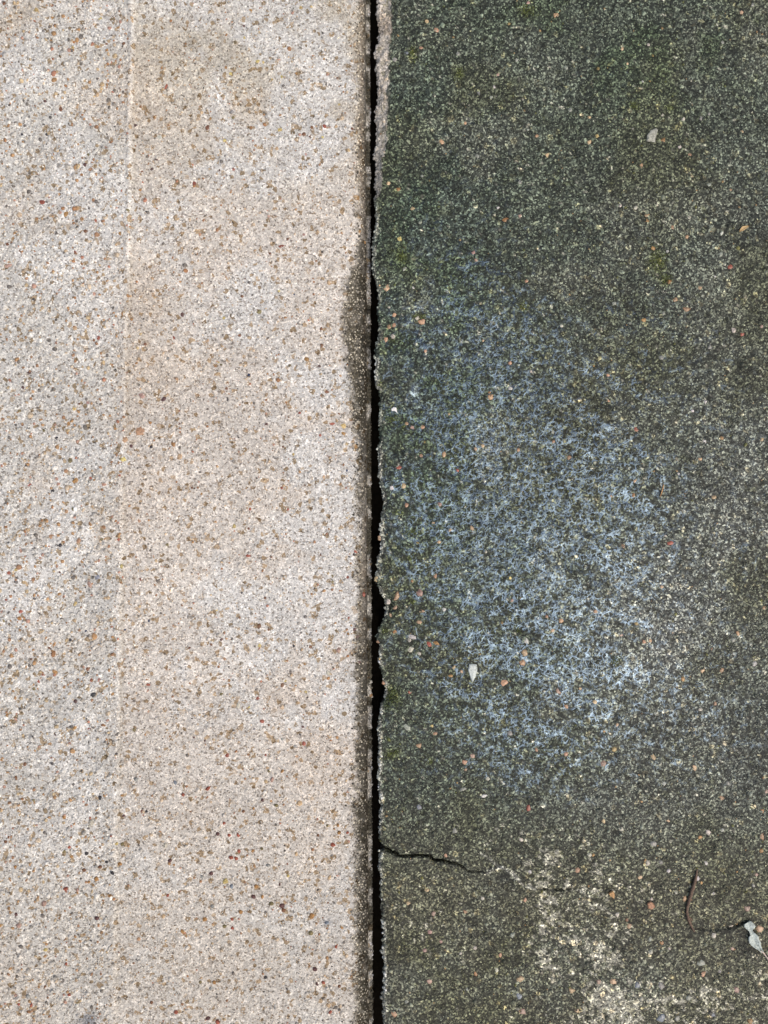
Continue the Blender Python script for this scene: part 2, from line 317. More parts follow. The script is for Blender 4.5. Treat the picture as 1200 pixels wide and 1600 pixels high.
# ------------------------------------------------------------------ mesh helpers
def P(u, v, z=0.0): return np.stack([(u - 600) * S, (800 - v) * S, z * S + np.zeros_like(u)], -1)
def make_mesh(name, co, faces, attrs=None, smooth=True):
    me = bpy.data.meshes.new(name)
    faces = np.asarray(faces, np.int32); nf, k = faces.shape
    me.vertices.add(len(co)); me.vertices.foreach_set('co', np.asarray(co, np.float32).ravel())
    me.loops.add(nf * k); me.loops.foreach_set('vertex_index', faces.ravel())
    me.polygons.add(nf); me.polygons.foreach_set('loop_start', np.arange(0, nf * k, k, dtype=np.int32))
    me.polygons.foreach_set('loop_total', np.full(nf, k, np.int32)) if hasattr(me.polygons[0], 'loop_total') and False else None
    me.update(calc_edges=True)
    me.polygons.foreach_set('use_smooth', np.full(nf, smooth))
    for n, a in (attrs or {}).items():
        a = np.asarray(a, np.float32)
        if a.ndim == 2:
            at = me.attributes.new(n, 'FLOAT_COLOR', 'POINT'); at.data.foreach_set('color', np.concatenate([a, np.ones((len(a), 1), np.float32)], 1).ravel())
        else:
            at = me.attributes.new(n, 'FLOAT', 'POINT'); at.data.foreach_set('value', a)
    return me
def link(name, data, mat=None, parent=None):
    o = bpy.data.objects.new(name, data); sc.collection.objects.link(o)
    if mat and not data.materials: data.materials.append(mat)
    if parent: o.parent = parent
    return o
def thing(o, label, cat, group=None):
    o['label'] = label; o['category'] = cat
    if group: o['group'] = group
    return o
def grid_faces(R, C, base=0, flip=False):
    i = np.arange(R - 1)[:, None] * C + np.arange(C - 1)[None, :]; i = i.ravel() + base
    f = np.stack([i, i + C, i + C + 1, i + 1], 1)
    return f[:, ::-1] if flip else f

rows = np.concatenate([np.array([-3600, -2600, -1800, -1200, -800, -500, -300, -200, -140, -110]), np.arange(-90, 1316, 3.0), np.arange(1316, 1396, 1.0),
                       np.arange(1396, 1456, 1.7), np.arange(1457, 1692, 3.0), np.array([1710, 1740, 1800, 1900, 2100, 2400, 2800, 3400, 4200, 5200])])
DEEP = 130
# ------------------------------------------------------------------ ground below and around
gn = 41; xs = np.concatenate([-np.geomspace(.05, 60, 20)[::-1], [0], np.geomspace(.05, 60, 20)])
gx, gy = np.meshgrid(xs, xs, indexing='ij')
gz = -DEEP * S - .004 + (vn(gx * 40, gy * 40) - .5) * .006
gd = link('ground', make_mesh('ground', np.stack([gx, gy, gz], -1).reshape(-1, 3), grid_faces(41, 41, flip=True)[:, ::-1][:, ::-1]), M_soil)
gd['kind'] = 'structure'

# ------------------------------------------------------------------ slabs
def build_slab(side, parent, mat):
    if side == 'L':
        cols = np.concatenate([-np.array([3000, 2200, 1500, 1000, 600, 350, 220, 150, 110.]), np.arange(-90, 540, 3.0), np.arange(540, 572, 1.6), np.array([572, 573, 573.9, 574.1, 575.2, 576.4, 577.6, 578.8, 579.6, 580.])])
        e0 = 580.; wgt = ss(460, 560, cols)
        E = le(rows)
        U = cols[None, :] + (E[:, None] - e0) * wgt[None, :]; V = np.repeat(rows[:, None], len(cols), 1)
        Z = z_left(U, V, E[:, None])
        col, _ = c_left(U, V); extra = {}
    else:
        cols = np.concatenate([np.array([592, 592.6, 593.4, 594.4]), np.arange(595.6, 640, 1.8), np.arange(640, 1292, 3.0), np.array([1310, 1350, 1420, 1550, 1800, 2200, 2700, 3400, 4200])])
        wgt = ss(690, 610, cols); E = re(rows)
        U = cols[None, :] + (E[:, None] - 592.) * wgt[None, :]; V = np.repeat(rows[:, None], len(cols), 1)
        Z = z_right(U, V, E[:, None])
        col, wet, dry, L = c_right(U, V); extra = {'wet': wet, 'dry': np.maximum(dry, L * .5)}
    R, C = U.shape
    co = P(U, V, Z).reshape(-1, 3); faces = [grid_faces(R, C)]
    tint = col.reshape(-1, 3); ex = {k: a.ravel() for k, a in extra.items()}
    # walls down all four sides, in four bands
    idx = np.arange(R * C).reshape(R, C)
    ring = np.concatenate([idx[0, :], idx[1:, -1], idx[-1, -2::-1], idx[-2:0:-1, 0]])
    n = len(ring); prev = ring; base = co[ring]; tb = tint[ring]
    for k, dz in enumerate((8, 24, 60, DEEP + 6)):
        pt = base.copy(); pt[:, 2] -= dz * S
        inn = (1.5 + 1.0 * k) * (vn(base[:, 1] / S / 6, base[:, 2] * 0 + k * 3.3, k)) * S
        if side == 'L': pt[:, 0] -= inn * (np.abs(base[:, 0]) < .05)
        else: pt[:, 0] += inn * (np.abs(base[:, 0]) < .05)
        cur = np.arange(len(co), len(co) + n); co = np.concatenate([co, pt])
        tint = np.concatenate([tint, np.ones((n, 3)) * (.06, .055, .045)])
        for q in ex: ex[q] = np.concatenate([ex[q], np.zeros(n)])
        nx = np.roll(np.arange(n), -1)
        faces.append(np.stack([prev, prev[nx], cur[nx], cur], 1)[:, ::-1]); prev = cur
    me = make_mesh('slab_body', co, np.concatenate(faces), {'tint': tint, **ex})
    return link('slab_body', me, mat, parent)
e1_ = bpy.data.objects.new('concrete_slab', None); sc.collection.objects.link(e1_); e1_.location = (0, 0, 0); e1_.empty_display_size = .1
thing(e1_, 'pale sandy concrete slab with a rounded edge, clean and cream coloured, left of the black gap', 'concrete slab')
e2_ = bpy.data.objects.new('concrete_slab', None); sc.collection.objects.link(e2_); e2_.empty_display_size = .1
thing(e2_, 'dark damp mossy concrete slab with a ragged chipped edge and a thin crack, right of the gap', 'concrete slab')
build_slab('L', e1_, M_pale); build_slab('R', e2_, M_dark)

# ------------------------------------------------------------------ sand grains, real geometry
TV = []
for k in range(6): a = k * math.pi / 3; TV.append((math.cos(a), math.sin(a), -.25))
for k in range(6): a = (k + .5) * math.pi / 3; TV.append((.74 * math.cos(a), .74 * math.sin(a), .42))
TV.append((0, 0, .66)); TV = np.array(TV)
TF = []
for k in range(6):
    n = (k + 1) % 6
    TF += [(k, n, 6 + k), (6 + k, n, 6 + n), (6 + k, 6 + n, 12)]
TF = np.array(TF)
def grains(name, parent, mat, u, v, r, col, zf, ef, hs=.8):
    n = len(u); e = ef(v); z = zf(u, v, e); h = 1.5
    dzu = (zf(u + h, v, e) - zf(u - h, v, e)) / (2 * h); dzv = (zf(u, v + h, ef(v + h)) - zf(u, v - h, ef(v - h))) / (2 * h)
    dzu = np.clip(dzu, -1.6, 1.6); dzv = np.clip(dzv, -.6, .6)
    nr = np.stack([-dzu, dzv, np.ones(n)], -1); nr /= np.linalg.norm(nr, axis=1)[:, None]
    t1 = np.cross(np.array([0, 1, 0.]), nr); t1 /= np.linalg.norm(t1, axis=1)[:, None]; t2 = np.cross(nr, t1)
    a = rng.random(n) * 6.283; ca, sa_ = np.cos(a)[:, None], np.sin(a)[:, None]
    b1 = t1 * ca + t2 * sa_; b2 = -t1 * sa_ + t2 * ca
    asp = rng.uniform(.6, 1, n)
    T = TV[None] * (1 + rng.uniform(-.22, .22, (n, 13, 3)))
    rr = r[:, None, None] * S
    W = P(u, v, z)[:, None] + rr * (T[..., 0:1] * b1[:, None] + T[..., 1:2] * asp[:, None, None] * b2[:, None] + T[..., 2:3] * hs * nr[:, None])
    F = (TF[None] + (np.arange(n) * 13)[:, None, None]).reshape(-1, 3)
    me = make_mesh(name, W.reshape(-1, 3), F, {'tint': np.repeat(col, 13, 0)})
    o = link(name, me, mat, parent); o['kind'] = 'stuff'
    return o
def pick(n, table):
    p = np.array([t[0] for t in table], float); p /= p.sum()
    i = rng.choice(len(table), n, p=p); c = np.array([t[1] for t in table])[i]
    return c
n = 52000
u = rng.uniform(-70, 581, n); v = rng.uniform(-70, 1670, n)
E = le(v); keep = (E - u > 1); u, v = u[keep], v[keep]; n = len(u)
coarse = ss(10, -20, u - seam(v))
r = np.clip(rng.lognormal(math.log(1.22), .40, n), .7, 4.6) * (1 + .35 * coarse)
base, al = c_left(u, v)
r = r * (1 + .35 * (al > .3))
mul = pick(n, [(32, (1.20, 1.19, 1.16)), (26, (1.06, 1.04, 1.01)), (16, (.90, .88, .85)), (5, (.98, .82, .64)), (4, (.58, .56, .53)), (2.4, (.32, .30, .28)),
               (3.2, (.86, .66, .45)), (1.6, (.62, .34, .18)), (.8, (.18, .17, .17)), (.8, (.75, .38, .27)), (4, (1.55, 1.54, 1.5))])
big = (r > 2.1)
mul = np.where((big & (rng.random(n) < .11 + .13 * coarse))[:, None], pick(n, [(3, (.72, .45, .24)), (2, (.60, .36, .22)), (3, (.88, .70, .46)), (1, (.30, .28, .27)), (1, (.8, .5, .4)), (2, (.7, .66, .6))]), mul)
col = base * mul * rng.uniform(.85, 1.15, (n, 1))
u_al = (al > .3 + rng.normal(0, .12, n)) & (le(v) - u > 6)
col = np.where(u_al[:, None], np.minimum(base * rng.choice([.5, 1.0, 2.2, 5.0, 8.0], n, p=[.32, .17, .17, .20, .14])[:, None], rng.uniform(.14, .30, (n, 1)) * np.array([1, .92, .76])), col)
kp = ~(u_al & (rng.random(n) < .75)); u, v, r, col = u[kp], v[kp], r[kp], col[kp]
# grimed arris: pale grains standing in dark grime, one beside the other
sp_ = 3.9; gu, gv = np.meshgrid(np.arange(525, 576, sp_), np.arange(-70, 1670, sp_ * .92)); gu = gu + (np.arange(gu.shape[0]) % 2)[:, None] * sp_ * .5
gu = (gu + rng.uniform(-1.1, 1.1, gu.shape)).ravel(); gv = (gv + rng.uniform(-1.1, 1.1, gv.shape)).ravel()
_, ga = c_left(gu, gv); gd_ = le(gv) - gu
kp = (ga > .28 + rng.normal(0, .12, len(gu))) & (gd_ > 6.5) & (rng.random(len(gu)) < np.interp(gd_, [6, 10, 20], [.45, .75, .95])); gu, gv, gd_ = gu[kp], gv[kp], gd_[kp]; m_ = len(gu)
gc = rng.choice([.04, .10, .20, .32, .46], m_, p=[.16, .20, .26, .24, .14])[:, None] * np.interp(gd_, [6, 12, 30], [.5, .85, 1.15])[:, None] * np.array([1.05, .95, .74]) * (1 + .35 * ss(420, 250, gv))[:, None]
u = np.concatenate([u, gu]); v = np.concatenate([v, gv]); r = np.concatenate([r, rng.uniform(1.25, 2.2, m_)]); col = np.concatenate([col, gc])
grains('sand_grains', e1_, M_gl, u, v, r, np.clip(col, .01, .8), z_left, le)

n = 62000
u = rng.uniform(580, 1275, n); v = rng.uniform(-70, 1670, n)
E = re(v); keep = (u - E > .5) & (polydist(u, v, CRACK) > 3.2) & (polydist(u, v, RIDGE) > 2.6) & (polydist(u, v, CRACK2) > 1.8); u, v = u[keep], v[keep]; n = len(u)
r = np.clip(rng.lognormal(math.log(1.2), .42, n), .6, 4.4)
base, wet, fresh, L = c_right(u, v)
keep = (rng.random(n) > ss(.12, .6, wet) * .65); u, v, r, base, wet, fresh, L = u[keep], v[keep], r[keep], base[keep], wet[keep], fresh[keep], L[keep]; n = len(u)
mul = pick(n, [(30, (.58, .60, .55)), (26, (1.0, 1.02, .97)), (18, (2.0, 2.0, 1.9)), (13, (3.0, 3.0, 2.85)), (5, (4.2, 4.2, 3.95)), (1.0, (5.2, 5.1, 4.7)), (.8, (4.6, 2.7, 1.6)), (1.2, (1.6, 1.5, .6))])
mul = np.where((fresh > .5)[:, None], pick(n, [(4, g(1.2)), (3, g(1)), (2, g(.8)), (.5, (.9, .6, .4))]), mul)
mul = np.where((L > .3)[:, None], pick(n, [(5, (1.25, 1.22, 1.12)), (3, g(1.0)), (4, g(.3)), (3, g(.18))]), mul)
col = base * mul * rng.uniform(.85, 1.15, (n, 1))
# thin bright edge of broken grains along the gap
grains('sand_grains', e2_, M_gr, u, v, r, np.clip(col, .008, .62), z_right, re)

# crumbs standing out along both lips of the gap
n = 2600; v = rng.uniform(-70, 1670, n); u = re(v) + rng.uniform(-.6, 3.5, n); r = np.clip(rng.lognormal(math.log(1.7), .35, n), .9, 3.6)
base, wet, fresh, L = c_right(np.maximum(u, re(v) + 1), v)
mul = rng.choice([.5, 1.0, 1.8, 2.8], n, p=[.35, .2, .25, .2])[:, None]
mul = np.where((fresh > .5)[:, None], rng.choice([.75, 1.0, 1.3], n)[:, None], mul)
grains('edge_crumbs', e2_, M_gr, u, v, r, np.clip(base * mul, .01, .6), z_right, re)
n = 1700; v = rng.uniform(-70, 1670, n); u = le(v) - rng.uniform(-.3, 4.5, n); r = np.clip(rng.lognormal(math.log(1.5), .3, n), .8, 2.8)
base, al = c_left(u - 1, v)
grains('edge_crumbs', e1_, M_gl, u, v, r, np.clip(base * rng.choice([.5, .9, 1.3, 1.8], n, p=[.3, .3, .25, .15])[:, None], .02, .45), z_left, le)

# ------------------------------------------------------------------ pebbles one by one
def blob(name, seed, seg=8, rings=(( .0, 1.0, -.35), (.0, 1.0, .1), (.0, .8, .48), (.0, .42, .70)), ang=.0):
    rd = random.Random(seed); co = []; lob = [rd.uniform(.62, 1.18) for _ in range(seg)]
    for _, rr, z in rings:
        for k in range(seg):
            a = 2 * math.pi * k / seg; q = rr * lob[k] * rd.uniform(.95, 1.05)
            co.append((q * math.cos(a), q * math.sin(a), z * rd.uniform(.92, 1.08)))
    co.append((0, 0, rings[-1][2] + .05)); f = []
    for i in range(len(rings) - 1):
        for k in range(seg):
            n_ = (k + 1) % seg; a, b, c_, d_ = i * seg + k, i * seg + n_, (i + 1) * seg + n_, (i + 1) * seg + k
            f += [(a, b, c_), (a, c_, d_)]
    t = (len(rings) - 1) * seg
    for k in range(seg): f.append((t + k, t + (k + 1) % seg, t + seg))
    return make_mesh(name, np.array(co), f)
PM = {}
for sidek, mt in (('L', M_pl), ('R', M_pr)):
    PM[sidek] = []
    for i in range(10):
        me = blob('pebble', i * 3 + 1, 5 + i % 4); me.polygons.foreach_set('use_smooth', np.full(len(me.polygons), i % 3 == 0)); me.materials.append(mt); PM[sidek].append(me)
COL = dict(o=(.29,.155,.055), r=(.25,.075,.045), b=(.15,.07,.035), t=(.42,.30,.175), y=(.42,.33,.13), k=(.035,.033,.035), n=(.035,.05,.10), p=(.32,.21,.165),
           w=(.46,.45,.41), g=(.24,.24,.22), m=(.09,.045,.04), v=(.16,.13,.06), s=(.35,.215,.125), l=(.38,.355,.29), c=(.23,.235,.20), u=(.17,.19,.21))
def pebble(parent, sk, u, v, r, ch, el=1.0, ang=None):
    E = re(v) if sk == 'R' else le(v); zf = z_right if sk == 'R' else z_left
    z = float(zf(np.array([u]), np.array([v]), np.array([float(E)]))[0])
    o = bpy.data.objects.new('pebble', random.choice(PM[sk])); sc.collection.objects.link(o); o.parent = parent
    o.location = ((u - 600) * S, (800 - v) * S, (z - .16 * r) * S)
    o.scale = (r * S * el, r * S / el**.5, r * S * .5)
    o.rotation_euler = (random.uniform(-.12, .12), random.uniform(-.12, .12), math.radians(ang) if ang is not None else random.uniform(0, 6.28))
    c = COL[ch]; j = random.uniform(.8, 1.15) if sk == 'L' else random.uniform(.7, 1.15); k = random.uniform(.93, 1.07)
    o.color = (min(1, c[0] * j), min(1, c[1] * j * k), min(1, c[2] * j), 1)
    return o
def parse(s):
    L_ = []
    for q in s.split():
        f = q.split(','); L_.append((float(f[0]), float(f[1]), float(f[2]), f[3], float(f[4]) if len(f) > 4 else 1.0, float(f[5]) if len(f) > 5 else None))
    return L_
LEFT = parse('''116,67,3,o 115,75,4,y 167,69,3,b 194,69,4,b,1.2,60 168,80,4,o 173,97,3.2,r 127,88,3.4,t 189,94,3,o 95,171,4.2,b,1.2,80 122,167,4.5,t,1.2,90 71,159,3.4,m 86,40,3.3,m,1.2,80
260,136,4,r,1.3,80 242,183,4.2,o 212,196,3.2,m 139,242,3.8,v 133,258,3.8,m 143,266,5,s,1.2,-20 128,274,3.2,o 68,317,5,r,1.2,-30 104,335,5.5,o,1.2,40 149,345,3.3,r 134,362,4,b,1.1,80 155,358,3.8,y 12,382,4.2,b
34,393,4,b 118,394,3.5,r 222,268,3,b 237,264,3.2,m 245,249,3.2,m 262,340,3.3,o 201,330,3.5,v,1.3,0 36,393,3,o 36,211,3,k 74,211,3,k 7,93,3,k 176,145,2.8,r 250,215,4,w 188,365,3.4,o 157,30,4,y 58,17,5,y 82,28,3.6,o 82,10,3,b 7,6,4,b
392,16,3.3,o,1.3,0 470,12,4,y 487,11,3,y 381,40,2.8,m 366,66,3.8,v,1.5,10 382,59,2.8,y 403,96,4,y 411,98,3,y 353,105,3.2,o 360,115,3.6,y 425,124,3,y 440,120,3,y 362,175,4,g 364,184,3.4,v 329,186,3.3,o 324,200,4.6,b,1.2,60 351,220,4,y
438,203,4.6,y,1.2,0 507,197,4,r,1.2,-30 515,199,3,p 474,210,3.8,b 487,199,3.6,b 485,213,3.2,b 504,214,2.6,y 432,232,4.6,t 463,115,2.8,o 365,265,3,r 304,287,5,r 346,329,3,w 450,374,3.2,b 313,367,3.6,s 319,372,2.7,o 441,385,3.8,r,1.6,0 309,397,3,o
559,308,4.6,o,1.5,-80 561,360,4.2,o 569,375,3.2,o 545,235,3.4,t 478,241,3,p 420,338,3.4,p 343,266,2.5,m 410,82,3.5,g 463,103,3,g 527,122,2.8,b 541,110,2.5,o 506,92,2.6,o 530,163,3,y 550,201,3.3,b 497,323,3,t 475,367,3,p 422,396,3,b
13,416,5.5,p,1.7,25 118,513,4.8,t,1.1,20 154,528,5,r 147,532,3,b 47,582,4.3,m,1.2,30 36,606,4.3,m,1.2,80 62,603,2.8,o 52,612,3,s 117,638,4,y 138,630,3.6,p 124,632,3,b 108,662,5,o,1.3,80 106,673,4.4,t,1.3,20 45,669,3.3,k,1.2,70 89,685,3.2,k 69,672,3,v
218,674,8.6,s,1.1,-30 195,687,6.4,s,1.2,60 271,695,4.6,o,1.2,-20 281,713,5.6,t,1.1,40 192,718,5.4,y 201,725,2.6,n 110,720,5,v,1.3,85 119,751,7,o,1.25,60 111,761,3.6,t 142,747,3.3,r 47,758,4.6,r,1.2,20 84,767,3.6,k,1.1,10 30,781,3.8,t 187,743,3,r 189,737,3,o
8,725,3.6,t,1.3,-20 222,618,5.6,p 256,623,4.6,m,1.2,20 285,491,4,m,1.2,80 272,528,3.6,r 226,538,3.3,b 219,522,3.4,t 205,697,4.2,m 236,698,3.2,k 31,642,4.5,v 104,799,4.4,s 115,795,3.3,v 234,660,3.6,o 280,662,2.5,m 120,577,3,t 162,566,4,t 215,544,4,t 36,664,3,b 151,726,3.4,g 180,670,3,o 262,560,3,g 300,762,2.6,b
218,814,3.4,s 81,838,5,s,1.2,0 124,845,6,s 94,852,4.6,k,1.4,0 26,890,4.6,y 15,895,4.8,r 90,885,3.2,s 94,894,3.2,m 119,942,4.4,y,1.6,60 118,927,3.2,s 93,928,3.5,o 100,933,3.2,s 33,955,4.3,r 31,966,4.6,o 6,970,3.6,v 53,999,3.6,v 72,996,3.5,o 110,1000,3.6,k,1.1,30 77,1012,3,b
86,1050,4.8,o,1.2,0 138,1044,4.2,b 143,1063,4.4,r 155,1062,3.5,r,1.4,40 53,1076,4.2,v 145,1085,4.8,k,1.3,10 119,1096,4,m 118,1136,4.6,o,1.2,70 140,1139,3,r 12,1117,4,o 87,1147,3,m 233,970,3.2,n 195,984,3,n 134,986,2.5,n 232,1070,4,r,1.4,0 262,851,4,v 190,884,4,y,1.2,80 186,843,3.4,r 220,905,3.2,r
152,902,5.4,u,1.2,20 141,912,6,p 39,910,5,t,1.4,0 10,937,3,r 100,1020,3,t 177,1084,3.4,o,1.3,30 165,842,3,o 129,877,3.5,o 160,842,3.4,v 170,1160,3,o 244,1120,3.5,g 296,1012,3,b 209,1140,4,v 50,1030,3,b 40,1193,4,b 4,1186,4,o 67,1054,3,r 61,1064,3,r 167,1155,3,o
378,462,4,b 405,488,4.6,v,1.3,30 350,497,4,y 324,532,4,t 374,524,3.2,b 340,584,4.4,t,1.5,0 345,570,3,v 389,586,3.6,n 354,607,3.2,b 355,625,2.6,k 479,561,5.6,o,1.2,0 453,571,3.8,v 499,572,3,m 503,540,4,b,1.3,80 511,612,4,b 416,663,3.2,m,1.3,0 520,662,3.4,r,1.6,0 537,665,5,y 537,677,4,o,1.3,0
556,699,5.4,o,1.5,-70 542,693,3.6,t 442,698,3,b 440,762,4,r 506,745,3.8,t 502,515,3.4,b,1.4,80 460,460,2.6,n 391,795,3,r 450,796,3,r 519,609,3,s 532,587,3,s 340,729,3,t 458,710,3,y 468,645,2.6,r 500,680,3,r 542,735,2.4,n 341,566,2.8,y 311,667,3,t 304,670,3.6,t 315,772,3,o 436,455,3,y
366,822,4,y 389,868,4.6,r,1.5,25 424,871,3,b 519,900,3.8,v,1.2,-20 519,909,3.5,v 487,928,3.3,o 543,902,2.8,r 405,978,5,b,1.1,60 420,984,3.2,b 459,1009,3,k 485,1011,3.6,b 530,1015,5,p,1.2,40 354,997,4,s 346,999,3.5,m 330,1007,3,b 351,1030,3.5,s 405,1009,4.2,y 513,1060,4.4,o 441,1070,4,b,1.2,60 446,1064,2.6,y
478,1081,3.3,y 495,1098,3.8,t 530,1094,4.6,l,1.3,0 409,1127,4.4,r,1.2,0 475,1162,4.8,r 461,1166,3.8,g 530,1155,4.6,l 473,1136,3.3,m 567,930,4,r,1.3,10 558,995,3.5,m 554,983,4,m 561,1035,3.4,m 512,1051,5,l 357,1063,4.2,o,1.3,0 346,1084,4,v,1.4,30 373,1102,5,l,1.5,80 415,1180,2.8,r 388,1179,3.6,o 355,1180,4,r 464,1182,4,s
397,1139,3.5,g 469,1148,2.5,k 388,826,3,b 338,953,3,y 476,1038,2.6,o 516,1053,3,t 555,862,3.4,r 501,867,3.4,b 441,1155,3,g 414,934,3,b 303,1152,3,m 320,1157,3,m 403,1091,3.5,r 545,965,3,r 389,1105,3,y 465,1098,4,t 544,990,2.8,o 420,1133,2.2,b
109,1323,3,r 112,1338,3.4,o 174,1306,3.3,r 132,1359,3.6,b 157,1354,4,b 151,1373,4.8,o 139,1378,3.3,o 103,1388,5.2,r,1.2,0 121,1390,3.3,p 173,1400,4.6,o,1.2,60 70,1411,5.6,p 78,1415,5,w 152,1434,5,m,1.2,0 191,1319,3.8,v 182,1318,3,y 258,1321,4.8,l 262,1399,3.2,r 176,1363,4.4,k,1.6,0 167,1346,3.2,k 136,1333,3.6,k
101,1330,3.3,v 255,1432,4,t 50,1569,3.8,r 51,1578,3.8,s 30,1568,3,r 71,1541,3.3,b,1.4,0 275,1581,4,r 213,1218,4.5,g 274,1223,4,u,1.5,0 101,1276,3.5,o 286,1242,3.2,r 26,1213,3.2,b 190,1243,3,o 3,1265,4,t 25,1353,3,o 10,1314,3.6,b 1,1445,3.6,o 26,1428,3.2,m 30,1445,5,p,1.2,40 143,1284,6,l 193,1275,3,m
187,1350,4,o,1.5,0 265,1345,3.6,m,1.2,70 285,1455,4,o 217,1467,3.4,s,1.3,0 122,1565,3,v 25,1554,3.2,p 45,1555,4,g 109,1553,3,r 104,1505,3,r 121,1515,3,s,1.4,0 71,1470,4,t 72,1483,4,y 237,1566,3,b 140,1290,3,l 222,1268,3,r 229,1268,2.6,k 157,1246,4,k,1.3,0 53,1250,3,v 15,1307,3,b
325,1232,5,r,1.2,0 425,1218,4.8,p 432,1258,4.4,v,1.3,80 468,1255,5,t 520,1320,4.8,r,1.2,60 361,1340,4.2,r 369,1341,3.6,r 352,1377,5,y 362,1385,4.2,u,1.3,-30 400,1385,4,o 396,1401,4.2,m 410,1401,3.7,o 424,1412,4.8,v 441,1415,4.6,m 443,1422,4,b 487,1431,4.8,o 511,1442,4.6,u,1.5,-10 486,1458,4.8,v,1.4,-40 515,1371,4.6,t,1.5,15
492,1514,4.8,m 363,1436,3.7,r 320,1436,4,o 376,1425,4,o 534,1449,3.5,o 525,1479,3.3,r 516,1581,4.3,r 325,1591,4.2,m 340,1597,4.7,r 505,1535,3.4,r 415,1527,3.5,k 332,1416,3.6,g 316,1370,4,g 330,1365,3.8,m 340,1303,3.6,m 395,1329,3,o 420,1205,3,v 441,1205,3.5,o 329,1545,3,g 335,1535,4,o 463,1334,4,t
437,1382,3,m 528,1289,3.5,o 530,1301,3.6,o 497,1305,2.6,b 543,1301,3,r 409,1326,3,v 419,1352,4,g 351,1447,4,v 530,1541,3,b 495,1537,3.6,m 313,1535,3,v 363,1450,3,r 369,1342,3,r 410,1250,3,m 373,1330,3.6,r 358,1305,3,r 396,1263,2.6,o 512,1290,3,v 372,1305,4,r 350,1286,3,r 450,1368,3,y 380,1268,3,b''')
